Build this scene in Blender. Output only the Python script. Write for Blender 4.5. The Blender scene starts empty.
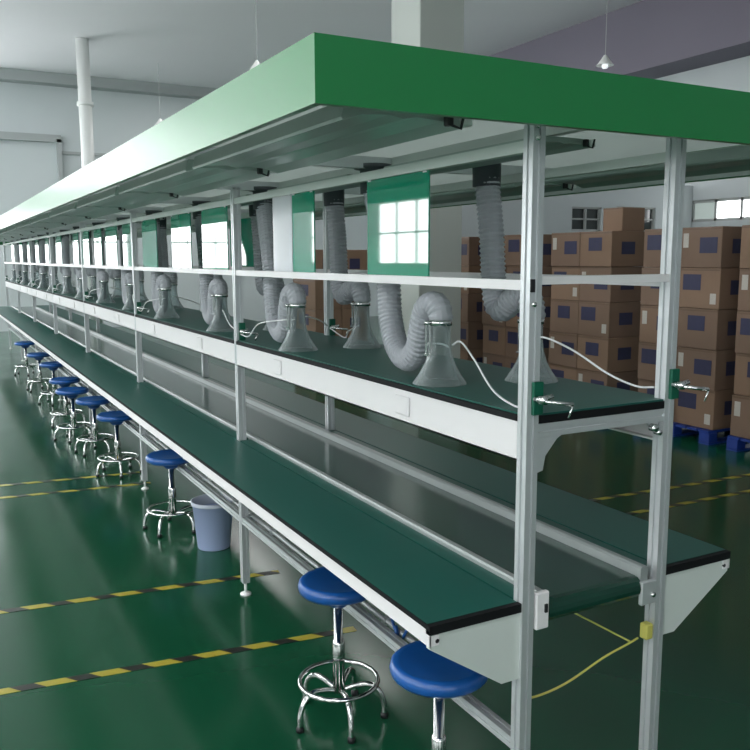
import bpy, bmesh, math, random
from mathutils import Vector, Matrix
random.seed(7)
scene = bpy.context.scene
COL = scene.collection
PI = math.pi

# ------------------------------------------------------------------ camera
cam_d = bpy.data.cameras.new('camera'); cam = bpy.data.objects.new('camera', cam_d); COL.objects.link(cam)
CAM = Vector((-1.3871, -1.7118, 1.8127)); YAW, PITCH, ROLL = .4954, -.1414, -.0032
fw = Vector((math.sin(YAW)*math.cos(PITCH), math.cos(YAW)*math.cos(PITCH), math.sin(PITCH)))
rt0 = Vector((math.cos(YAW), -math.sin(YAW), 0)); up0 = rt0.cross(fw)
rt = rt0*math.cos(ROLL)+up0*math.sin(ROLL); up = up0*math.cos(ROLL)-rt0*math.sin(ROLL)
cam.matrix_world = Matrix(((rt.x, up.x, -fw.x, CAM.x), (rt.y, up.y, -fw.y, CAM.y), (rt.z, up.z, -fw.z, CAM.z), (0, 0, 0, 1)))
cam_d.sensor_width = 36; cam_d.lens = 822.72/750*36; cam_d.clip_end = 200
scene.camera = cam
# ------------------------------------------------------------------ world, exposure
scene.view_settings.view_transform = 'Standard'; scene.view_settings.look = 'None'
scene.view_settings.gamma = 1; scene.view_settings.use_curve_mapping = False
scene.view_settings.exposure = 0.36
w = bpy.data.worlds.new('world'); scene.world = w; w.use_nodes = True
w.node_tree.nodes['Background'].inputs[0].default_value = (.75, .88, 1, 1)
w.node_tree.nodes['Background'].inputs[1].default_value = 1.0
WIN_E = 5.5          # daylight behind the big window panes
FILL_W = 80          # power of the added fill lights below the ceiling
NEAR_Y = -9.0
def area(name, loc, rot, sx, sy, power, col):
    l = bpy.data.lights.new(name, 'AREA'); l.shape = 'RECTANGLE'; l.size = sx; l.size_y = sy; l.energy = power; l.color = col
    o = bpy.data.objects.new(name, l); o.location = loc; o.rotation_euler = rot; COL.objects.link(o); return o

# ------------------------------------------------------------------ materials
def mat(name, col, rough=.5, metal=0, spec=.5, noise=0, nscale=8, bump=0, ior=None, coat=0, emit=None, es=0, trans=0, alpha=1):
    m = bpy.data.materials.new(name); m.use_nodes = True; nt = m.node_tree; b = nt.nodes['Principled BSDF']
    b.inputs['Base Color'].default_value = (*col, 1); b.inputs['Roughness'].default_value = rough
    b.inputs['Metallic'].default_value = metal; b.inputs['Specular IOR Level'].default_value = spec
    if ior: b.inputs['IOR'].default_value = ior
    b.inputs['Coat Weight'].default_value = coat; b.inputs['Transmission Weight'].default_value = trans
    b.inputs['Alpha'].default_value = alpha
    if emit: b.inputs['Emission Color'].default_value = (*emit, 1); b.inputs['Emission Strength'].default_value = es
    if noise or bump:
        tc = nt.nodes.new('ShaderNodeTexCoord'); n = nt.nodes.new('ShaderNodeTexNoise')
        n.inputs['Scale'].default_value = nscale; n.inputs['Detail'].default_value = 4
        nt.links.new(tc.outputs['Object'], n.inputs['Vector'])
        if noise:
            r = nt.nodes.new('ShaderNodeMix'); r.data_type = 'RGBA'
            r.inputs[6].default_value = (*[c*(1-noise) for c in col], 1); r.inputs[7].default_value = (*[min(1, c*(1+noise)) for c in col], 1)
            nt.links.new(n.outputs['Fac'], r.inputs[0]); nt.links.new(r.outputs[2], b.inputs['Base Color'])
        if bump:
            bp = nt.nodes.new('ShaderNodeBump'); bp.inputs['Strength'].default_value = bump; bp.inputs['Distance'].default_value = .01
            nt.links.new(n.outputs['Fac'], bp.inputs['Height']); nt.links.new(bp.outputs[0], b.inputs['Normal'])
    return m
M = {}
M['alu'] = mat('brushed_aluminium', (.66, .69, .70), .36, .55, noise=.05, nscale=20)
M['alu_dull'] = mat('dull_aluminium', (.36, .40, .39), .42, .4)
M['white'] = mat('white_powder_coat', (.80, .79, .79), .4, noise=.02)
M['greyplate'] = mat('pale_grey_powder_coat', (.62, .68, .64), .45, noise=.02)
M['mat'] = mat('green_antistatic_mat', (.010, .090, .070), .4, spec=.35, noise=.06, nscale=3, bump=.02)
M['edge'] = mat('black_rubber_edge', (.005, .006, .007), .7, spec=.25)
M['belt'] = mat('dark_green_belt', (.010, .050, .034), .16, spec=.5, noise=.08, nscale=2)
M['canopy'] = mat('green_canopy_panel', (.009, .185, .05), .32, spec=.6, noise=.03, nscale=3)
M['canopy_in'] = mat('pale_canopy_lining', (.60, .65, .62), .45, noise=.06, nscale=3)
M['reflector'] = mat('lamp_reflector', (.34, .42, .38), .3, .1, noise=.1, nscale=3)
M['tube'] = mat('white_lamp_tube', (.85, .87, .85), .3)
M['hose'] = mat('grey_hose', (.40, .42, .45), .5, noise=.05, nscale=30)
M['collar'] = mat('dark_grey_collar', (.08, .09, .10), .45)
M['chrome'] = mat('chrome', (.75, .76, .75), .12, 1)
M['blue'] = mat('blue_seat_plastic', (.010, .095, .35), .28, spec=.6, noise=.05)
M['brace'] = mat('blue_under_seat', (.01, .07, .25), .4)
M['black'] = mat('black_plastic', (.01, .01, .012), .4)
M['valve'] = mat('green_valve_plate', (.0, .10, .055), .4)
M['airline'] = mat('white_air_line', (.78, .80, .80), .35)
M['panelgreen'] = mat('glossy_green_board', (.003, .28, .16), .03, spec=.8, ior=1.75)
M['panelwhite'] = mat('glossy_white_card', (.72, .74, .78), .1, spec=.6)
M['bin'] = mat('pale_blue_plastic', (.40, .48, .72), .4, spec=.4)
M['binbag'] = mat('bin_liner', (.45, .5, .58), .3)
M['card'] = mat('brown_cardboard', (.20, .128, .088), .75, noise=.12, nscale=3)
M['card2'] = mat('tan_cardboard', (.235, .148, .096), .75, noise=.12, nscale=3)
M['tapebrown'] = mat('box_tape', (.15, .085, .05), .4)
M['navy'] = mat('navy_print', (.025, .026, .075), .55, noise=.2, nscale=20)
M['sticker'] = mat('white_sticker', (.5, .47, .42), .6, noise=.15, nscale=60)
M['red'] = mat('red_strap', (.35, .02, .01), .5)
M['pallet'] = mat('blue_pallet', (.01, .04, .25), .45)
M['yellow'] = mat('yellow_cable', (.55, .52, .12), .5)
M['lampwhite'] = mat('lamp_shade_white', (.85, .87, .88), .3, emit=(.9, .95, 1), es=.6)
M['wall'] = mat('wall_paint', (.62, .67, .68), .75, noise=.03, nscale=.6)
M['ceil'] = mat('ceiling_paint', (.86, .85, .88), .8, noise=.03, nscale=.5)
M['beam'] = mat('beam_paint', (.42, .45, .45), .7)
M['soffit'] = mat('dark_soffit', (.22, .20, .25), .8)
M['column'] = mat('column_paint', (.50, .54, .50), .6, noise=.03, nscale=1)
M['frame_w'] = mat('window_frame', (.45, .47, .46), .5)
M['darkglass'] = mat('dark_window_glass', (.03, .04, .04), .08, spec=.6)
M['dimglass'] = mat('dim_window_glass', (.5, .56, .53), .1, emit=(.6, .7, .66), es=.25)
M['sky_fill'] = mat('front_fill_pane', (.9, .95, 1), .2, emit=(.97, .98, 1.0), es=WIN_E*.5)  # half-strength glowing panes for the added front windows
M['sky'] = mat('daylit_pane', (.9, .95, 1), .2, emit=(.97, .985, 1.0), es=WIN_E)

def floor_material():
    m = mat('green_epoxy_floor', (.008, .072, .036), .13, spec=.5)
    nt = m.node_tree; b = nt.nodes['Principled BSDF']
    tc = nt.nodes.new('ShaderNodeTexCoord')
    n = nt.nodes.new('ShaderNodeTexNoise'); n.inputs['Scale'].default_value = .5; n.inputs['Detail'].default_value = 5
    nt.links.new(tc.outputs['Object'], n.inputs['Vector'])
    r = nt.nodes.new('ShaderNodeMix'); r.data_type = 'RGBA'
    r.inputs[6].default_value = (.005, .058, .027, 1); r.inputs[7].default_value = (.009, .094, .043, 1)
    nt.links.new(n.outputs['Fac'], r.inputs[0]); nt.links.new(r.outputs[2], b.inputs['Base Color'])
    n2 = nt.nodes.new('ShaderNodeTexNoise'); n2.inputs['Scale'].default_value = 1.6; n2.inputs['Detail'].default_value = 6
    nt.links.new(tc.outputs['Object'], n2.inputs['Vector'])
    mr = nt.nodes.new('ShaderNodeMapRange'); mr.inputs[3].default_value = .10; mr.inputs[4].default_value = .24
    nt.links.new(n2.outputs['Fac'], mr.inputs[0]); nt.links.new(mr.outputs[0], b.inputs['Roughness'])
    bp = nt.nodes.new('ShaderNodeBump'); bp.inputs['Strength'].default_value = .04; bp.inputs['Distance'].default_value = .02
    nt.links.new(n2.outputs['Fac'], bp.inputs['Height']); nt.links.new(bp.outputs[0], b.inputs['Normal'])
    return m
M['floor'] = floor_material()
def tape_material():
    m = mat('yellow_black_tape', (.4, .35, .03), .35)
    nt = m.node_tree; b = nt.nodes['Principled BSDF']
    tc = nt.nodes.new('ShaderNodeTexCoord'); sp = nt.nodes.new('ShaderNodeSeparateXYZ'); nt.links.new(tc.outputs['Object'], sp.inputs[0])
    a = nt.nodes.new('ShaderNodeMath'); a.operation = 'ADD'; nt.links.new(sp.outputs[0], a.inputs[0]); nt.links.new(sp.outputs[1], a.inputs[1])
    d = nt.nodes.new('ShaderNodeMath'); d.operation = 'DIVIDE'; nt.links.new(a.outputs[0], d.inputs[0]); d.inputs[1].default_value = .225
    f = nt.nodes.new('ShaderNodeMath'); f.operation = 'FRACT'; nt.links.new(d.outputs[0], f.inputs[0])
    g = nt.nodes.new('ShaderNodeMath'); g.operation = 'GREATER_THAN'; nt.links.new(f.outputs[0], g.inputs[0]); g.inputs[1].default_value = .56
    r = nt.nodes.new('ShaderNodeMix'); r.data_type = 'RGBA'; r.inputs[6].default_value = (.42, .36, .04, 1); r.inputs[7].default_value = (.012, .014, .012, 1)
    nt.links.new(g.outputs[0], r.inputs[0]); nt.links.new(r.outputs[2], b.inputs['Base Color'])
    return m
M['tape'] = tape_material()
def glass_material():
    m = bpy.data.materials.new('clear_acrylic'); m.use_nodes = True; nt = m.node_tree; nt.nodes.clear()
    o = nt.nodes.new('ShaderNodeOutputMaterial'); t = nt.nodes.new('ShaderNodeBsdfTransparent'); t.inputs[0].default_value = (.84, .88, .88, 1)
    p = nt.nodes.new('ShaderNodeBsdfPrincipled'); p.inputs['Base Color'].default_value = (.55, .60, .60, 1); p.inputs['Roughness'].default_value = .07; p.inputs['IOR'].default_value = 1.5
    lw = nt.nodes.new('ShaderNodeLayerWeight'); lw.inputs[0].default_value = .45
    mr = nt.nodes.new('ShaderNodeMapRange'); mr.inputs[3].default_value = .05; mr.inputs[4].default_value = .75
    nt.links.new(lw.outputs['Facing'], mr.inputs[0])
    x = nt.nodes.new('ShaderNodeMixShader'); nt.links.new(mr.outputs[0], x.inputs[0]); nt.links.new(t.outputs[0], x.inputs[1]); nt.links.new(p.outputs[0], x.inputs[2])
    nt.links.new(x.outputs[0], o.inputs['Surface']); return m
M['glass'] = glass_material()
def translucent_material():
    m = bpy.data.materials.new('translucent_roof_sheet'); m.use_nodes = True; nt = m.node_tree; nt.nodes.clear()
    o = nt.nodes.new('ShaderNodeOutputMaterial'); t = nt.nodes.new('ShaderNodeBsdfTranslucent'); t.inputs[0].default_value = (.62, .70, .66, 1)
    d = nt.nodes.new('ShaderNodeBsdfDiffuse'); d.inputs[0].default_value = (.6, .65, .62, 1)
    x = nt.nodes.new('ShaderNodeMixShader'); x.inputs[0].default_value = .5
    nt.links.new(t.outputs[0], x.inputs[1]); nt.links.new(d.outputs[0], x.inputs[2]); nt.links.new(x.outputs[0], o.inputs['Surface']); return m
M['roofsheet'] = translucent_material()  # sheet made translucent to add a soft glow under the canopy

# ------------------------------------------------------------------ mesh helpers
class MB:
    def __init__(s): s.bm = bmesh.new()
    def box(s, a, b, bev=0):
        r = bmesh.ops.create_cube(s.bm, size=1)
        for v in r['verts']:
            v.co = Vector([(a[i]+b[i])/2+v.co[i]*abs(b[i]-a[i]) for i in range(3)])
        if bev:
            es = {e for v in r['verts'] for e in v.link_edges}
            bmesh.ops.bevel(s.bm, geom=list(es), offset=bev, segments=1, affect='EDGES')
        return s
    def tube(s, pts, r, n=10, cap=True, radii=None):
        pts = [Vector(p) for p in pts]; rings = []; prev = None
        for i, p in enumerate(pts):
            t = (pts[min(i+1, len(pts)-1)]-pts[max(i-1, 0)]).normalized()
            if prev is None:
                a = Vector((0, 0, 1)) if abs(t.z) < .9 else Vector((1, 0, 0))
                u = t.cross(a).normalized()
            else:
                u = (prev-t*prev.dot(t)).normalized()
            prev = u; v = t.cross(u); rr = radii[i] if radii else r
            rings.append([s.bm.verts.new(p+(u*math.cos(2*PI*k/n)+v*math.sin(2*PI*k/n))*rr) for k in range(n)])
        for A, B in zip(rings, rings[1:]):
            for k in range(n): s.bm.faces.new((A[k], A[(k+1) % n], B[(k+1) % n], B[k]))
        if cap: s.bm.faces.new(rings[0][::-1]); s.bm.faces.new(rings[-1])
        return s
    def lathe(s, prof, c=(0, 0, 0), n=24, caps=False):
        rings = [[s.bm.verts.new((c[0]+r*math.cos(2*PI*k/n), c[1]+r*math.sin(2*PI*k/n), c[2]+z)) for k in range(n)] for r, z in prof]
        for A, B in zip(rings, rings[1:]):
            for k in range(n): s.bm.faces.new((A[k], A[(k+1) % n], B[(k+1) % n], B[k]))
        if caps: s.bm.faces.new(rings[0][::-1]); s.bm.faces.new(rings[-1])
        return s
    def prism(s, poly, axis, a, b):
        def mk(p, v):
            return {'x': (v, p[0], p[1]), 'y': (p[0], v, p[1]), 'z': (p[0], p[1], v)}[axis]
        A = [s.bm.verts.new(mk(p, a)) for p in poly]; B = [s.bm.verts.new(mk(p, b)) for p in poly]; n = len(poly)
        s.bm.faces.new(A); s.bm.faces.new(B[::-1])
        for k in range(n): s.bm.faces.new((A[k], B[k], B[(k+1) % n], A[(k+1) % n]))
        return s
    def build(s, name, m, parent=None, smooth=False, loc=None):
        bmesh.ops.recalc_face_normals(s.bm, faces=s.bm.faces[:])
        me = bpy.data.meshes.new(name); s.bm.to_mesh(me); s.bm.free()
        me.materials.append(M[m] if isinstance(m, str) else m)
        if smooth:
            for p in me.polygons: p.use_smooth = True
        o = bpy.data.objects.new(name, me); COL.objects.link(o)
        if parent: o.parent = parent
        if loc: o.location = loc
        return o
def tag(o, label=None, cat=None, group=None, kind=None):
    if label: o['label'] = label
    if cat: o['category'] = cat
    if group: o['group'] = group
    if kind: o['kind'] = kind
    return o
def empty(name, loc, label, cat, group=None, rz=0):
    o = bpy.data.objects.new(name, None); o.empty_display_size = .1; o.location = loc; o.rotation_euler = (0, 0, rz); COL.objects.link(o)
    return tag(o, label, cat, group)
def copy_tree(o, parent=None):
    c = o.copy(); COL.objects.link(c)
    if parent: c.parent = parent
    for ch in list(o.children): copy_tree(ch, c)
    return c
def struct(name, mb, m): return tag(mb.build(name, m), kind='structure')
def slot_profile(wd, g=.008, d=.006, cx=0, cy=0):
    h = wd/2; a = g/2
    return [(cx+x, cy+y) for x, y in [(-h, -h), (-a, -h), (-a, -h+d), (a, -h+d), (a, -h), (h, -h), (h, -a), (h-d, -a), (h-d, a), (h, a), (h, h), (a, h), (a, h-d), (-a, h-d), (-a, h), (-h, h), (-h, a), (-h+d, a), (-h+d, -a), (-h, -a)]]
def smooth_path(pts, n=8):
    P = [Vector(p) for p in pts]; P = [P[0]*2-P[1]]+P+[P[-1]*2-P[-2]]; out = []
    for i in range(1, len(P)-2):
        for k in range(n):
            t = k/n; a, b, c, d = P[i-1], P[i], P[i+1], P[i+2]
            out.append(.5*((2*b)+(c-a)*t+(2*a-5*b+4*c-d)*t*t+(3*b-a-3*c+d)*t**3))
    out.append(P[-2]); return out
ORD = ['nearest', 'second', 'third', 'fourth', 'fifth', 'sixth', 'seventh', 'eighth', 'ninth', 'tenth', 'eleventh', 'twelfth', 'thirteenth', 'fourteenth', 'fifteenth', 'sixteenth']
def nth(i): return 'nearest' if i == 0 else ORD[i]

L = 2.3611; W = .5172; PW = .04; NB = 7; YE = NB*L+PW
ZD = .8625; ZS = 1.3935

# ================================================================== THE HALL
HX0, HX1, HY1, HZ = -8.0, 11.0, 21.0, 6.35
struct('floor', MB().box((HX0, NEAR_Y, -.1), (HX1, HY1, 0)), 'floor')
struct('ceiling', MB().box((HX0, NEAR_Y, HZ), (HX1, HY1, HZ+.15)), 'ceil')
def wall_with_holes(axis, c, t, a0, a1, z0, z1, holes):
    """holes: (a, b, za, zb), built from solid pieces around the openings"""
    mb = MB(); holes = sorted(holes); xs = sorted({a0, a1, *[h[0] for h in holes], *[h[1] for h in holes]})
    for p, q in zip(xs, xs[1:]):
        hs = sorted([(h[2], h[3]) for h in holes if h[0] <= p+1e-6 and h[1] >= q-1e-6]); z = z0
        for za, zb in hs+[(z1, z1)]:
            if za > z+1e-6:
                if axis == 'x': mb.box((c, p, z), (c+t, q, za))
                else: mb.box((p, c, z), (q, c+t, za))
            z = zb
    return mb
wn = [0]
def window(axis, c, a, b, za, zb, glass='sky', mull=2, trans=1, inward=1, split=None):
    """frame with bars and panes set into a wall at plane c; inward = direction of the room"""
    wn[0] += 1
    def pt(u, v, z): return (v, u, z) if axis == 'x' else (u, v, z)
    f = MB(); t = .03 if glass == 'darkglass' else .05; e = .03*inward
    def bar(u0, u1, z0, z1): f.box(pt(u0, c-e, z0), pt(u1, c+e*1.6, z1))
    bar(a, b, za, za+t); bar(a, b, zb-t, zb); bar(a, a+t, za, zb); bar(b-t, b, za, zb)
    for i in range(1, mull):
        u = a+(b-a)*i/mull; bar(u-t*.5, u+t*.5, za, zb)
    for i in range(1, trans):
        z = za+(zb-za)*i/trans; bar(a, b, z-t*.4, z+t*.4)
    o = f.build('window_%d' % wn[0], 'frame_w'); tag(o, kind='structure')
    if split:
        for i in range(mull):
            u0 = a+(b-a)*i/mull; u1 = a+(b-a)*(i+1)/mull
            MB().box(pt(u0, c-.005, za), pt(u1, c+.005, zb)).build('pane', split[i], o)
    else:
        MB().box(pt(a, c-.005, za), pt(b, c+.005, zb)).build('pane', glass, o)
    return o
# left wall: tall daylit windows, lower row; upper clerestory row added for light
lw = []
for i in range(7):
    y0 = -6.5+i*3.9; lw += [(y0, y0+2.6, 1.65, 3.1), (y0, y0+2.6, 4.0, 5.6)]
struct('wall_left', wall_with_holes('x', HX0-.2, .2, NEAR_Y, HY1, 0, HZ, lw), 'wall')
for (a, b, za, zb) in lw: window('x', HX0-.08, a, b, za, zb, 'sky', 3, 2)
fwl = [(-7.4, -4.2, 1.5, 3.0), (-3.4, -.2, 1.5, 3.0), (-7.4, -.2, 3.7, 5.4)]
struct('wall_back', wall_with_holes('y', HY1, .2, HX0, HX1, 0, HZ, fwl), 'wall')
for (a, b, za, zb) in fwl: window('y', HY1+.08, a, b, za, zb, 'sky', 4, 2, inward=-1)
rw = [(6.9, 9.05, 2.44, 2.83)]
struct('wall_right', wall_with_holes('x', HX1, .2, NEAR_Y, HY1, 0, HZ, rw), 'wall')
window('x', HX1+.08, 6.9, 9.05, 2.44, 2.83, mull=4, inward=-1, split=['sky', 'sky', 'sky', 'dimglass'])
frw = [(-7.4, -4.4, 1.0, 3.4), (-3.8, -.8, 1.0, 3.4)]  # windows added behind the camera to give frontal fill light
struct('wall_front', wall_with_holes('y', NEAR_Y-.2, .2, HX0, HX1, 0, HZ, frw), 'wall')
for (a, b, za, zb) in frw: window('y', NEAR_Y-.08, a, b, za, zb, 'sky_fill', 3, 2)
# low partition across the right half of the hall, with two dark windows
pw = [(8.139, 8.80, 2.25, 2.65), (9.148, 10.08, 2.25, 2.68)]
struct('wall_partition', wall_with_holes('y', 9.0, .15, 5.5, HX1, 0, 3.09, pw), 'wall')
for (a, b, za, zb) in pw: window('y', 9.07, a, b, za, zb, 'darkglass', 2, 2, inward=-1)
# ceiling structure
struct('trim_1', MB().box((HX0, 20.6, 6.1), (HX1, HY1, HZ)), 'beam')
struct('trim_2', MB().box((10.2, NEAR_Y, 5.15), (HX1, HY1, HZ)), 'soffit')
struct('trim_3', MB().box((HX0, 20.85, 4.72), (1.83, HY1, 4.90)).box((1.72, 20.85, 0), (1.83, HY1, 4.8)), 'beam')
struct('trim_4', MB().box((1.83, 20.93, 4.45), (HX1, HY1, 4.52)), 'beam')
struct('trim_5', MB().box((HX0, 8.2, 6.15), (10.2, 8.5, HZ)), 'ceil')
# square building columns
for k, (x, y) in enumerate([(4.0, 7.1)]):
    mb = MB().box((x, y, 0), (x+.64, y+.70, HZ), .01).box((x-.02, y-.02, 0), (x+.66, y+.72, .12), .01)
    o = mb.build('wall_column_%d' % (k+1), 'column'); tag(o, kind='structure')
# round white pipe at far wall
tag(MB().tube([(1.80, 17, 0), (1.80, 17, HZ)], .135, 20).tube([(1.80, 17, 5.0), (1.80, 17, 5.08)], .17, 20).build('drain_pipe', 'tube', smooth=True),
    'round white vertical pipe rising by the far wall above the left canopy edge', 'pipe')
# hall lamps
lp = empty('ceiling_lamp', (8.4, 8.62, 4.84), 'white hanging ceiling lamp just above the canopy at upper right', 'lamp', 'hall lamps')
lp.scale = (.55, .55, .55)
MB().lathe([(.02, .32), (.05, .30), (.10, .22), (.19, .1), (.26, .02)], n=20).build('lamp_shade', 'tube', lp, True)
MB().lathe([(.0, -.07), (.07, -.06), (.10, 0), (.08, .06), (.0, .08)], n=16).build('bulb', 'lampwhite', lp, True)
MB().tube([(0, 0, .3), (0, 0, 2.6)], .010, 6).build('cable', 'frame_w', lp)
for k, (x, y, z, lab) in enumerate([(3.745, 11.93, 4.93, 'white hanging lamp over the left canopy edge near the picture top'),
                                    (3.70, 18.3, 4.9, 'small white hanging lamp touching the middle of the left canopy edge')]):
    c = copy_tree(lp); c.location = (x, y, z); c['label'] = lab
# ambient fill: area lights added below the ceiling, no fixtures there
for k, y in enumerate((-4, 3, 10, 17)):
    for x in ((-4, 5) if y > 5 else (-4,)):
        area('ceiling_fill', (x, y, 6.1), (0, 0, 0), 1.2, 4.0, FILL_W, (1, .975, .97))

# floor marking tapes (each laid across the aisle)
def floor_tape(a, b, label, wd=.05):
    a = Vector(a); b = Vector(b); d = b-a; ang = math.atan2(d.y, d.x)
    o = MB().box((0, -wd/2, 0.0005), (d.length, wd/2, .002)).build('floor_tape', 'tape'); o.location = (a.x, a.y, 0); o.rotation_euler = (0, 0, ang)
    tag(o, label, 'floor tape', 'hazard tapes on the floor')
floor_tape((-2.2, 2.02), (.35, 1.72), 'yellow and black floor tape nearest the camera, running under the left bench')
floor_tape((-2.4, 2.93), (.30, 2.60), 'yellow and black floor tape running past the blue bin, second from the camera')
floor_tape((-2.6, 5.22), (.1, 4.90), 'faint floor tape by the left stools, nearer of the far two')
floor_tape((-2.6, 5.60), (.1, 5.28), 'faint floor tape at the far left, farthest one from the camera')
floor_tape((1.6, 2.45), (5.0, 2.36), 'floor tape on the right aisle in front of the blue pallets')
floor_tape((1.6, 2.86), (5.0, 2.68), 'floor tape on the right aisle closest to the cartons')

# ================================================================== FRAME OF THE LINE
fr = empty('assembly_line_frame', (W/2, 0, 0), 'long aluminium profile frame of the assembly line with two rows of posts', 'frame')
def inframe(o): o.parent = fr; o.location = o.location-Vector((W/2, 0, 0)); return o
post_mb = MB().prism(slot_profile(PW, .009, .006, PW/2, PW/2), 'z', .07, 2.17)
post0 = post_mb.build('post', 'alu')
foot0 = MB().tube([(PW/2, PW/2, .012), (PW/2, PW/2, .075)], .008, 8).lathe([(.0, 0), (.03, 0), (.03, .008), (.012, .018), (0, .018)], (PW/2, PW/2, 0), 14).build('levelling_foot', 'tube', post0, True)
tops = MB()
first = True
for k in range(NB+1):
    for X in (0, W):
        p = post0 if first else copy_tree(post0)
        first = False; p.location = (X, k*L, 0); inframe(p)
for X in (0, W):
    for k in range(NB):
        y0, y1 = k*L+PW, (k+1)*L
        mb = MB().prism([(X+.005, 1.726), (X+.03, 1.726), (X+.03, 1.753), (X+.005, 1.753)], 'y', y0, y1)
        inframe(mb.build('mid_rail', 'white'))
        mb = MB().prism([(X+.005, 2.084), (X+.03, 2.084), (X+.03, 2.114), (X+.005, 2.114)], 'y', y0, y1)
        inframe(mb.build('top_rail', 'greyplate'))
        mb = MB().prism(slot_profile(.036, .008, .005, X+.02, .425), 'y', y0, y1)
        if X == 0: inframe(mb.build('foot_rail', 'alu'))
for k in range(NB+1):
    if k in (0, NB): inframe(MB().prism([(k*L+.005, 1.741), (k*L+.035, 1.741), (k*L+.035, 1.763), (k*L+.005, 1.763)], 'x', PW, W).build('end_rail', 'white'))
    if k: inframe(MB().prism(slot_profile(.036, .008, .005, k*L+.02, .425), 'x', PW, W).build('cross_rail', 'alu'))
    if k: inframe(MB().prism(slot_profile(.036, .008, .005, k*L+.02, 1.32), 'x', PW, W).build('cross_rail', 'alu'))
# bolt and black clip on the near left post
inframe(MB().box((.0, -.004, 1.722), (.014, .0, 1.756)).build('rail_clip', 'black'))
inframe(MB().tube([(.012, -.008, 1.69), (.012, 0, 1.69)], .007, 10).build('bolt', 'chrome', smooth=True))
inframe(MB().tube([(.012, -.008, 2.115), (.012, 0, 2.115)], .007, 10).tube([(.012, -.006, 2.145), (.012, 0, 2.145)], .006, 10).build('bolt', 'chrome', smooth=True))
# conduit under the left bench
cd = MB().tube([(.070, .47, .435), (.070, YE, .435)], .010, 8)
for k in range(1, 28): cd.box((.058, .3+k*.59, .422), (.084, .33+k*.59, .448))
tag(cd.build('conduit_pipe', 'alu', smooth=False), 'thin metal conduit running under the left bench above the lower rail', 'pipe')
tag(MB().tube(smooth_path([(.062, .86, .515), (.055, .83, .475), (.056, .80, .435), (.06, .77, .415), (.055, .74, .445), (.065, .725, .485)]), .006, 6)
    .tube(smooth_path([(.053, .80, .46), (.053, .785, .43), (.06, .78, .405)]), .008, 6).build('cable_tie', 'brace'),
    'blue tie knotted around the conduit beside the nearest stools', 'cable tie')

# ================================================================== BELT CONVEYOR
bc = empty('belt_conveyor', (W/2, 0, .84), 'dark green belt conveyor running between the two benches', 'conveyor')
def inbc(o): o.parent = bc; o.location = o.location-Vector((W/2, 0, .84)); return o
prof = [(.0, .846)]
bp_ = [(y, z) for y, z in [(YE-.03, .846), (YE-.01, .83), (YE-.01, .80), (YE-.03, .785)]]
arc = [(.035+.034*math.cos(a), .812+.034*math.sin(a)) for a in [PI/2+PI*k/8 for k in range(9)]]
inbc(MB().prism(arc[::-1]+bp_[::1], 'x', .098, .460).build('belt', 'belt'))
for x0, x1 in ((.066, .096), (.462, .492)):
    mb = MB().prism([(x0, .79), (x1, .79), (x1, .872), (x1-.006, .878), (x0+.006, .878), (x0, .872)], 'y', .012, YE-.02)
    inbc(mb.build('side_rail', 'alu_dull'))
inbc(MB().tube([(.098, .035, .812), (.46, .035, .812)], .031, 18).build('end_roller', 'chrome', smooth=True))
o = inbc(MB().box((.045, -.006, .775), (.092, .012, .885), .004).build('end_plate', 'white'))
MB().box((.072, -.012, .825), (.082, -.006, .850), .001).build('switch', 'black', o)
inbc(MB().box((.455, -.004, .76), (.515, .012, .835), .003).build('end_plate', 'alu'))
inbc(MB().tube([(.50, -.010, .79), (.50, 0, .79)], .008, 10).build('bolt', 'chrome', smooth=True))
for k in range(NB):
    inbc(MB().prism([(k*L+1.16, .74), (k*L+1.2, .74), (k*L+1.2, .785), (k*L+1.16, .785)], 'x', .045, .4965).build('cross_bar', 'alu'))
# yellow cable and plug at the end of the belt
pts = smooth_path([(.47, .02, .645), (.43, .015, .64), (.33, .02, .615), (.2, .03, .565), (.10, .04, .545), (.02, .06, .54)])
cb = empty('yellow_cable', (.47, .02, .60), 'thin yellow cable sagging between the two near posts under the belt', 'cable')
def incb(o): o.parent = cb; o.location = -Vector((.47, .02, .60)); return o
incb(MB().tube(pts, .0035, 6).tube(smooth_path([(.44, .015, .64), (.38, .3, .67), (.30, .55, .70), (.25, .75, .72)]), .003, 6).build('wire', 'yellow', smooth=True))
incb(MB().box((.485, .0, .64), (.515, .03, .69), .004).build('plug', 'yellow'))

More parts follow.
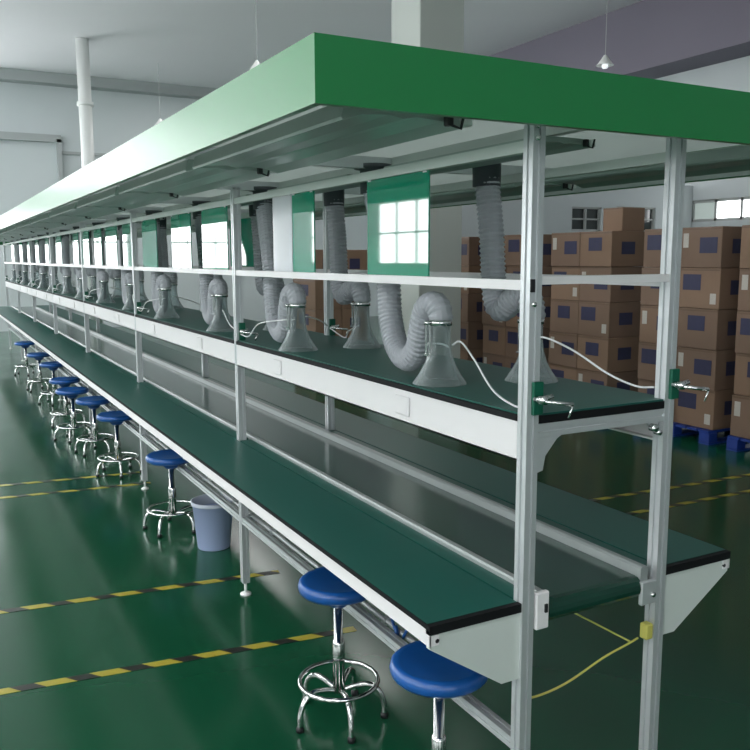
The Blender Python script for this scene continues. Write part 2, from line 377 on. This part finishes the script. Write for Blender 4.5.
# ================================================================== SIDE BENCHES
DW = .3008
def side_bench(left):
    s = -1 if left else 1; x_in = 0 if left else W+PW
    b = empty('side_bench', (x_in, 0, ZD-.04), 'long green-topped bench on the %s side of the belt' % ('left' if left else 'right'), 'bench', 'side benches')
    def P(o): o.parent = b; o.location = o.location-b.location; return o
    xo = x_in+s*DW; a, c = sorted((x_in, xo))
    P(MB().box((a+.004, .022, ZD-.018), (c-.004, YE+.02, ZD)).build('tabletop', 'mat'))
    f_ = MB()
    for k in range(NB):
        u, v = (.0045, .064) if left else (.494, W+PW-.0045)
        f_.box((u, k*L+PW+.002, ZD-.018), (v, (k+1)*L-.002, ZD-.0005))
    P(f_.build('inner_edge_strip', 'mat'))
    e = MB().box((a, .004, ZD-.026), (c, .0225, ZD-.001)).box((xo-s*.006, .022, ZD-.014), (xo, YE+.02, ZD-.001)).box((a+.006, .022, ZD-.028), (c-.006, YE+.02, ZD-.0182))
    P(e.build('edge_trim', 'edge'))
    P(MB().box((min(xo-s*.002, xo-s*.03), .006, ZD-.058), (max(xo-s*.002, xo-s*.03), YE+.02, ZD-.0285))
      .box((min(xo, xo-s*.006), .006, ZD-.058), (max(xo, xo-s*.006), YE+.02, ZD-.0145)).build('front_lip', 'white'))
    for k in range(NB+1):
        y = k*L+.010
        poly = [(x_in, ZD-.0285), (xo-s*.004, ZD-.0285), (xo-s*.004, ZD-.068), (x_in+s*.06, ZD-.225), (x_in, ZD-.225)]
        br = P(MB().prism(poly, 'y', y, y+.016).build('support_bracket', 'greyplate'))
        bx = xo-s*.025; MB().tube([(bx, y-.005, ZD-.046), (bx, y, ZD-.046)], .006, 10).build('bolt', 'black', br, True)
    return b
side_bench(True); side_bench(False)

# ================================================================== UPPER SHELF
us = empty('upper_shelf', (W/2, 0, ZS-.03), 'long green-matted upper shelf with white side panels above the belt', 'shelf')
def inus(o): o.parent = us; o.location = o.location-us.location; return o
XR = W+PW
bd = MB().box((PW+.001, .004, ZS-.005), (W-.001, YE, ZS)); ed = MB().box((PW+.001, .0, ZS-.027), (W-.001, YE+.003, ZS-.0051))
for k in range(NB):
    for a, c in ((.006, PW+.001), (W-.001, XR-.006)):
        bd.box((a, k*L+PW+.001, ZS-.005), (c, (k+1)*L-.001, ZS))
    for a, c in ((-.004, PW+.001), (W-.001, XR+.004)):
        ed.box((a, k*L+PW+.001, ZS-.022), (c, (k+1)*L-.001, ZS-.0051))
inus(bd.build('shelf_mat', 'mat')); inus(ed.build('shelf_edge', 'edge'))
for k in range(NB):
    for left in (1, 0):
        x0, x1 = (0, .012) if left else (XR-.012, XR)
        a, c = (0, .034) if left else (XR-.034, XR)
        fa = inus(MB().box((x0, k*L+PW+.001, 1.2608), (x1, (k+1)*L-.001, ZS-.023)).box((a, k*L+PW+.001, 1.2608), (c, (k+1)*L-.001, 1.266)).build('side_panel', 'white'))
        if left:
            for f in (.32, .80):
                y = k*L+f*L-.1; sk = MB().box((-.008, y-.045, 1.287), (.0, y+.045, 1.352), .003).build('power_socket', 'white', fa)
inus(MB().prism(slot_profile(.038, .008, .005, .02, ZS-.047), 'x', PW, W).build('end_profile', 'alu'))
inus(MB().prism([(PW, ZS-.067), (PW+.085, ZS-.067), (PW+.07, ZS-.075), (PW+.03, ZS-.12), (PW+.022, ZS-.16), (PW, ZS-.165)], 'y', .004, .016).build('corner_gusset', 'alu'))
inus(MB().prism([(W, ZS-.067), (W-.05, ZS-.067), (W-.015, ZS-.10), (W, ZS-.115)], 'y', .02, .03).build('corner_gusset', 'alu'))
inus(MB().tube([(W-.03, .0, ZS-.085), (W-.03, .02, ZS-.085)], .012, 8).tube([(W-.012, .0, ZS-.10), (W-.012, .02, ZS-.10)], .009, 8).build('bolt', 'chrome', smooth=True))

# ================================================================== CANOPY
ZC = 2.1019; HC = .127; CX0, CX1, CY0, CY1 = -.7213, W+PW+.7213, -.246, YE+.5
cn = empty('canopy', (W/2, CY0, ZC), 'long green fascia canopy over the assembly line', 'canopy')
def incn(o): o.parent = cn; o.location = o.location-cn.location; return o
t = .018
incn(MB().box((CX0, CY0+t, ZC), (CX0+t, CY1, ZC+HC)).build('fascia_panel', 'canopy'))
incn(MB().box((CX1-t, CY0+t, ZC), (CX1, CY1, ZC+HC)).build('fascia_panel', 'canopy'))
incn(MB().box((CX0, CY0, ZC), (CX1, CY0+t, ZC+HC)).build('fascia_panel', 'canopy'))
incn(MB().box((CX0+t, CY1-t, ZC), (CX1-t, CY1, ZC+HC), .002).build('fascia_panel', 'canopy'))
rp = bmesh.new(); rp.free(); rp = MB(); rp.bm.faces.new([rp.bm.verts.new(v) for v in ((CX0+t, CY0+t, ZC+HC-.012), (CX1-t, CY0+t, ZC+HC-.012), (CX1-t, CY1-t, ZC+HC-.012), (CX0+t, CY1-t, ZC+HC-.012))])
incn(rp.build('roof_panel', 'roofsheet'))
for a_, b_ in (((CX0+t, CY0+t), (CX0+t+.003, CY1-t)), ((CX1-t-.003, CY0+t), (CX1-t, CY1-t)), ((CX0+t+.003, CY0+t), (CX1-t-.003, CY0+t+.003))):
    incn(MB().box((*a_, ZC+.004), (*b_, ZC+HC-.014)).build('inner_lining', 'canopy_in'))
for k in range(NB+1):
    for dy in ((0, 1.18) if k < NB else (0,)):
        y = k*L+dy
        incn(MB().prism([(y, ZC+.055), (y+.035, ZC+.055), (y+.035, ZC+.10), (y, ZC+.10)], 'x', CX0+t, CX1-t).build('cross_beam', 'alu'))
for X in (.0, .25, W):
    incn(MB().box((X-.0+.002, CY0+t, ZC+.066), (X+.036, CY1-t, ZC+.054 if 0 else ZC+.10)).build('long_beam', 'greyplate')) if X == .25 else None
# lamps hung in the canopy: long reflectors with a tube and end plugs
fx = empty('light_fixture', (0, 0, 0), '', 'light')
pf = [(-.15, 0), (-.14, .035), (.14, .035), (.15, 0), (.146, -.006), (.10, .008), (.035, .012), (0, .006), (-.035, .012), (-.10, .008), (-.146, -.006)]
FL = 1.10
MB().prism(pf, 'y', 0, FL).build('reflector', 'reflector', fx)
MB().tube([(.168, .03, .018), (.168, .45, .018)], .012, 10).build('lamp_tube', 'tube', fx, True)
MB().box((.152, .0, .003), (.184, .03, .036), .003).build('lamp_holder', 'tube', fx)
MB().box((.10, -.025, -.004), (.116, -.003, .03), .003).tube([(.11, -.015, .0), (.13, -.03, -.01), (.14, -.03, .03)], .004, 6).build('end_plug', 'black', fx)
i = 0; used = False
for side, X in (('left', -.455), ('middle', .20), ('right', W+PW+.36)):
    for j in range(14):
        c = copy_tree(fx) if used else fx; used = True
        c.location = (X, -.12+j*1.18+(.0 if side != 'middle' else .23), 2.105 if side != 'middle' else 2.122)
        if side == 'middle': c.scale = (.62, .8, .6)
        c['group'] = 'reflector lamps under the canopy'
        c['label'] = 'long grey reflector lamp, %s from the near end, under the %s of the canopy' % (nth(j), side)

# ================================================================== EXTRACTION HOSES WITH CLEAR HOODS
def hood_parts(root, path, rt_=.046):
    MB().lathe([(.092, 0), (.090, .004), (.070, .032), (.052, .065), (.041, .10), (.036, .135), (.035, .21), (.033, .21), (.034, .135), (.039, .10), (.050, .065), (.068, .032), (.087, .003), (.092, 0)], n=28).build('hood', 'glass', root, True)
    MB().lathe([(.0365, .195), (.0405, .195), (.0405, .215), (.0365, .215)], n=20).box((-.056, -.006, .198), (-.040, .012, .212)).build('clamp', 'chrome', root, True)
    MB().box((-.044, -.006, .1), (-.038, .0, .2)).box((-.044, .016, .1), (-.038, .022, .2)).box((-.05, -.008, .095), (-.038, .024, .101)).build('hood_bracket', 'chrome', root)
    sp = smooth_path(path, 14)
    # resample evenly
    ln = [0]
    for a, b in zip(sp, sp[1:]): ln.append(ln[-1]+(b-a).length)
    n = int(ln[-1]/.0042); pts = []; j = 0
    for q in range(n+1):
        s_ = ln[-1]*q/n
        while j < len(ln)-2 and ln[j+1] < s_: j += 1
        f = (s_-ln[j])/max(1e-9, ln[j+1]-ln[j]); pts.append(sp[j].lerp(sp[j+1], f))
    radii = [(rt_*(.86+.14*min(1, q/12)))*(1 if (q % 4) in (0, 1) else .90) for q in range(n+1)]
    MB().tube(pts, rt_, 14, True, radii).build('hose', 'hose', root, False)
    e = Vector(path[-1])
    MB().lathe([(.0, -.09), (.05, -.09), (.052, 0), (.075, .005), (.075, .022), (0, .022)], tuple(e), 20).build('collar', 'collar', root, True)
pL = [(0, 0, .205), (0, 0, .235), (0, .035, .262), (0, .085, .245), (0, .115, .185), (.01, .16, .10), (.02, .245, .055), (.03, .34, .09), (.04, .405, .19), (.05, .44, .32), (.06, .50, .5), (.08, .60, .66), (.08, .62, .76)]
pR = [(0, 0, .205), (0, 0, .235), (0, .035, .29), (-.01, .09, .275), (-.015, .14, .24), (-.02, .175, .25), (-.022, .195, .33), (-.02, .215, .5), (-.02, .24, .65), (-.02, .25, .76)]
exL = empty('extraction_hose', (.11, .6, ZS), '', 'hose'); hood_parts(exL, pL)
exR = empty('extraction_hose', (.42, .5, ZS), '', 'hose'); hood_parts(exR, pR)
Ly = [.6, 1.78, 2.96, 4.14, 5.32, 6.5, 7.68, 8.86, 10.04, 11.22, 12.4, 13.58, 14.76, 15.8]
Ry = [.5, 1.74, 2.85, 4.03, 5.21, 6.39, 7.57, 8.75, 9.93, 11.11, 12.3, 13.5, 14.66, 15.7]
for ys, ex, X, side in ((Ly, exL, .11, 'left'), (Ry, exR, .42, 'right')):
    for j, y in enumerate(ys):
        c = ex if j == 0 else copy_tree(ex)
        c.location = (X+random.uniform(-.02, .02)*(j > 0), y, ZS+.0005)
        c['label'] = 'grey ribbed hose with clear funnel hood, %s from near end of %s row' % (nth(j), side)
        c['group'] = '%s row of extraction hoses' % side
# fix parts placed by copy (meshes are local to root already)

# green air valves on the posts, white air lines from the hoods
vroot = empty('air_valve', (0, 0, 0), '', 'valve')
MB().box((.012, -.012, -.045), (.046, .0, .045), .002).build('mount_plate', 'valve', vroot)
MB().tube([(.02, -.012, .0), (.02, -.045, 0)], .010, 10).tube([(.02, -.03, 0), (.055, -.036, .008)], .008, 8).lathe([(0, -.01), (.013, -.01), (.013, .012), (0, .012)], (.02, -.04, 0), 10).build('valve_body', 'chrome', vroot, True)
MB().tube([(.02, -.048, -.002), (.085, -.085, -.010)], .0055, 8).tube([(.085, -.085, -.010), (.072, -.082, -.045)], .003, 6).build('valve_lever', 'chrome', vroot, True)
vi = 0
for k in range(NB+1):
    for X, side in ((0, 'left'), (W, 'right')):
        c = vroot if vi == 0 else copy_tree(vroot); vi += 1
        c.location = (X, k*L, ZS+.045)
        c['label'] = 'green plated air valve with chrome lever on the %s post of the %s row' % (nth(k), side)
        c['group'] = 'air valves on the posts'
def air_line(pts, label, k):
    tag(MB().tube(smooth_path(pts, 6), .0034, 6).build('air_line', 'airline', smooth=True), label, 'air tube', 'white air lines')
z = ZS
air_line([(.14, .57, z+.13), (.14, .52, z+.145), (.11, .40, z+.10), (.07, .25, z+.03), (.045, .12, z+.006), (.03, .045, z+.012)], 'thin white air line from the nearest left hood down to the near left post', 0)
air_line([(.14, .58, z+.12), (.13, .62, z+.13), (.10, .66, z+.13)], 'short white stub of air line on the back of the nearest left hood', 0)
air_line([(.40, .46, z+.15), (.40, .40, z+.155), (.43, .30, z+.12), (.46, .18, z+.06), (.49, .09, z+.03), (.52, .045, z+.03)], 'thin white air line from the nearest right hood to the near right post', 0)
for k in range(1, NB):
    yk = k*L; j = 2*k-1
    air_line([(.09, Ly[j]+.02, z+.14), (.06, Ly[j]+.12, z+.13), (.03, Ly[j]+.33, z+.10), (.02, Ly[j]+.45, z+.03), (.02, yk-.01, z+.03)], 'white air line arching to the %s left post, near side' % (nth(k)), k)
    air_line([(.11, Ly[j+1]-.04, z+.12), (.08, Ly[j+1]-.15, z+.12), (.05, yk+.25, z+.06), (.03, yk+.05, z+.04)], 'white air line on the far side of the %s left post' % nth(k), k)
    air_line([(.15, Ly[j]+.03, z+.15), (.25, Ly[j]+.15, z+.13), (.40, yk-.2, z+.09), (.52, yk-.01, z+.05)], 'white air line crossing the shelf to the %s right post' % nth(k), k)
    air_line([(.42, Ry[j]+.05, z+.10), (.44, Ry[j]+.2, z+.06), (.50, yk-.25, z+.01), (.53, yk-.01, z+.04)], 'white air line lying low on the shelf beside the %s right post' % nth(k), k)

# ================================================================== GREEN BOARDS HUNG ABOVE THE MID RAIL
spans = [(.52, .93, 1), (1.395, 1.62, 1), (2.50, 2.95, 1), (3.183, 3.616, 1), (4.017, 4.433, 1), (4.753, 5.117, 1), (5.365, 5.826, 1), (6.05, 6.4, 1), (6.698, 7.167, 1),
         (7.336, 7.666, 1), (8.554, 8.973, 1), (9.712, 10.014, 1), (10.782, 11.14, 1), (11.919, 12.199, 1), (13.0, 13.4, 1), (14.5, 14.9, 1)]
for j, (a, b, g) in enumerate(spans):
    bo = empty('instruction_board', (-.001, a, 1.753), 'glossy green hanging board between the rails, %s from the near end' % nth(j), 'board', 'glossy boards above the mid rail')
    MB().box((.012, 0, .001), (.018, b-a, .330)).build('sheet', 'panelgreen', bo)
    MB().box((.009, .01, .325), (.021, .03, .355)).box((.009, b-a-.03, .325), (.021, b-a-.01, .355)).build('hanging_clip', 'alu', bo)
bo = empty('instruction_board', (-.001, 1.621, 1.753), 'white hanging board directly left of a narrow green board', 'board')
MB().box((.010, 0, .001), (.016, .22, .330)).build('sheet', 'panelwhite', bo)
MB().box((.007, .01, .325), (.019, .03, .355)).build('hanging_clip', 'alu', bo)
# one green board in the right row seen beside the second left post
bo = empty('instruction_board', (W, 3.38, 1.754), 'glossy green board in the right row seen beside the second left post', 'board')
MB().box((.012, 0, .001), (.018, .62, .325)).build('sheet', 'panelgreen', bo)
MB().box((.009, .01, .32), (.021, .03, .355)).build('hanging_clip', 'alu', bo)

# ================================================================== STOOLS
st = empty('stool', (0, 0, 0), '', 'stool')
MB().lathe([(.0, .478), (.10, .476), (.140, .470), (.152, .480), (.156, .494), (.152, .508), (.140, .516), (.125, .513), (.07, .508), (0, .506)], n=36).build('seat', 'blue', st, True)
MB().lathe([(.0, .42), (.035, .42), (.045, .43), (.075, .472), (.0, .476)], n=20).build('seat_hub', 'brace', st, True)
MB().lathe([(.0, .10), (.024, .10), (.024, .28), (.020, .29), (.017, .29), (.017, .42), (0, .42)], n=16).build('column', 'chrome', st, True)
rg = MB()
ring = [(.155*math.cos(a), .155*math.sin(a), .14) for a in [2*PI*k/36 for k in range(37)]]
rg.tube(ring, .009, 8, False).build('foot_ring', 'chrome', st, True)
for k in range(5):
    a = 2*PI*k/5+.35; c_, s_ = math.cos(a), math.sin(a)
    leg = MB().tube(smooth_path([(c_*.02, s_*.02, .105), (c_*.07, s_*.07, .12), (c_*.12, s_*.12, .125), (c_*.16, s_*.16, .10), (c_*.178, s_*.178, .055), (c_*.18, s_*.18, .015)], 5), .011, 8)
    lg = leg.build('leg', 'chrome', st, True)
    MB().lathe([(0, 0), (.015, 0), (.016, .012), (.010, .022), (0, .022)], (c_*.18, s_*.18, 0), 10).build('foot_cap', 'black', lg, True)
stools = [(-.07, .31), (-.063, 1.048), (-.032, 3.68), (-.06, 5.35), (-.092, 6.245), (-.179, 6.95), (-.14, 7.75), (-.065, 9.28), (-.096, 10.5), (-.096, 12.3)]
slabs = ['blue-seated chrome stool nearest the camera, its seat beside the bench end', 'blue-seated chrome stool second from the camera, pushed under the left bench',
         'blue-seated chrome stool standing just behind the pale blue bin']
for j, (x, y) in enumerate(stools):
    c = st if j == 0 else copy_tree(st)
    c.location = (x, y, 0); c.rotation_euler = (0, 0, [0, .4, -.15, .5, 1.1, .2, .8, .3, 1.0, .6][j])
    c.scale = [(1, 1, 1.12), (1, 1, 1.12), (1.06, 1.06, 1)][j] if j < 3 else (1.04, 1.04, 1)
    c['label'] = slabs[j] if j < 3 else 'blue-seated chrome stool, %s from the camera along the left bench' % nth(j)
    c['group'] = 'stools under the left bench'

# ================================================================== WASTE BIN
wb = empty('waste_bin', (.10, 3.20, 0), 'pale blue plastic waste bin under the left bench beside a post', 'bin')
MB().lathe([(0, 0), (.098, 0), (.102, .006), (.128, .29), (.134, .292), (.134, .302), (.127, .302), (.097, .012), (0, .012)], n=32).build('bin_body', 'bin', wb, True)
MB().lathe([(.135, .285), (.1375, .306), (.130, .309), (.124, .30), (.120, .25), (.118, .245)], n=32).build('bin_rim', 'binbag', wb, True)

# ================================================================== CARTONS ON PALLETS
FXB = 5.2
def pallet(x0, x1, y0, y1, label, base='pallet'):
    p = empty('pallet', (x0, y0, 0), label, 'pallet', 'pallets along the right wall')
    wx, wy = x1-x0, y1-y0
    mb = MB()
    for k in range(7): mb.box((0, wy*k/7+.01, .115), (wx, wy*(k+1)/7-.01, .138))
    mb.build('deck_boards', base, p)
    b0 = None
    for a in (0, .5, 1):
        for b in (0, .5, 1):
            if b0 is None: q = b0 = MB().box((0, 0, .0222), (.12, .12, .1148), .004).build('block', base, p)
            else: q = b0.copy(); COL.objects.link(q)
            q.location = (a*(wx-.12), b*(wy-.12), 0)
    mb = MB()
    for b in (0, .5, 1): mb.box((0, b*(wy-.12), 0), (wx, b*(wy-.12)+.12, .022))
    mb.build('bottom_boards', base, p)
    return p
def carton(x, y, z, dx, dy, dz, label, group, m='card', style=0, bare=False):
    c = empty('carton', (x, y, z), label, 'cardboard box', group)
    MB().box((0, 0, .001), (dx, dy, dz-.002), .005).build('carton_body', m, c)
    MB().box((-.0015, 0.004, dz*.93), (.0, dy-.004, dz*.975)).box((.004, dy*.48, dz-.0035), (dx-.004, dy*.52, dz-.001)).build('packing_tape', 'tapebrown', c)
    if not bare:
        r = random.Random(int(x*1e3+y*1e2+z*77+style))
        a = .10+.06*r.random()
        if style == 0:
            MB().box((-.002, dy*(.50-a*.4), dz*.45), (0, dy*(.90), dz*.84)).build('printed_label', 'navy', c)
            MB().box((-.002, dy*.08, dz*.12), (0, dy*.22, dz*.38)).build('sticker', 'sticker', c)
        elif style == 1:
            MB().box((-.002, dy*.30, dz*.45), (0, dy*.72, dz*.82)).build('printed_label', 'navy', c)
        elif style == 2:
            MB().box((-.002, dy*.10, dz*.36), (0, dy*.52, dz*.74)).build('printed_label', 'navy', c)
            MB().box((-.002, dy*.80, dz*.5), (0, dy*.93, dz*.85)).build('sticker', 'sticker', c)
        # print on the end that faces the camera
        MB().box((dx*.3, -.002, dz*.35), (dx*.7, 0, dz*.7)).build('end_print', 'navy', c)
    return c
names_s = ['the stack farthest left behind the square column', 'the stack left of the near left post', 'the wide stack between the two near posts', 'the stack behind the near right post', 'the stack at the right picture edge', 'the stack beyond the right picture edge']
stacks = [(7.75, 8.75), (6.42, 7.42), (5.05, 6.05), (3.62, 4.60), (2.42, 3.42), (1.25, 2.25)]
rows = ['bottom', 'second', 'third', 'fourth', 'top']
for si, (a, b) in enumerate(stacks):
    nm = names_s[si]
    pallet(FXB-.03, FXB+1.0, a, b, 'blue pallet under '+nm)
    for r_ in range(5):
        off = random.uniform(-.015, .015); H = .392; zz = .139+r_*H
        half = (b-a)/2
        for h in range(2):
            y = a+h*half+.002+off*.5
            side = 'nearer' if h == 0 else 'farther'
            carton(FXB+off+random.uniform(0, .02), y, zz, .50, half-.006, H, '%s-row brown carton on the %s side of %s' % (rows[r_], side, nm), 'cartons in the wall stacks', 'card' if (r_+h+si) % 3 else 'card2', (r_*2+h+si) % 3)
# extra cartons on top
carton(FXB+.20, 5.10, .139+5*.392+.0005, .34, .30, .26, 'bare carton sitting on top of the wide stack under the partition window', 'loose cartons on top', 'card2', bare=True)
# orange-brown cartons beyond the column
pallet(3.7, 4.62, 9.6, 10.5, 'blue pallet beyond the square column under orange-brown cartons')
for r_ in range(4):
    for h in range(2):
        carton(3.72+h*.45, 9.62, .139+r_*.45, .44, .85, .45, '%s-row orange-brown carton, %s one, in the stack beyond the square column' % (rows[r_], 'left' if h == 0 else 'right'), 'cartons beyond the column', 'card2', 1)
# red strap on the near right stack
tag(MB().box((FXB-.012, 4.10, .139), (FXB-.004, 4.13, 1.0)).build('red_strap', 'red'), 'narrow red strip on the cartons behind the near right post', 'strap')
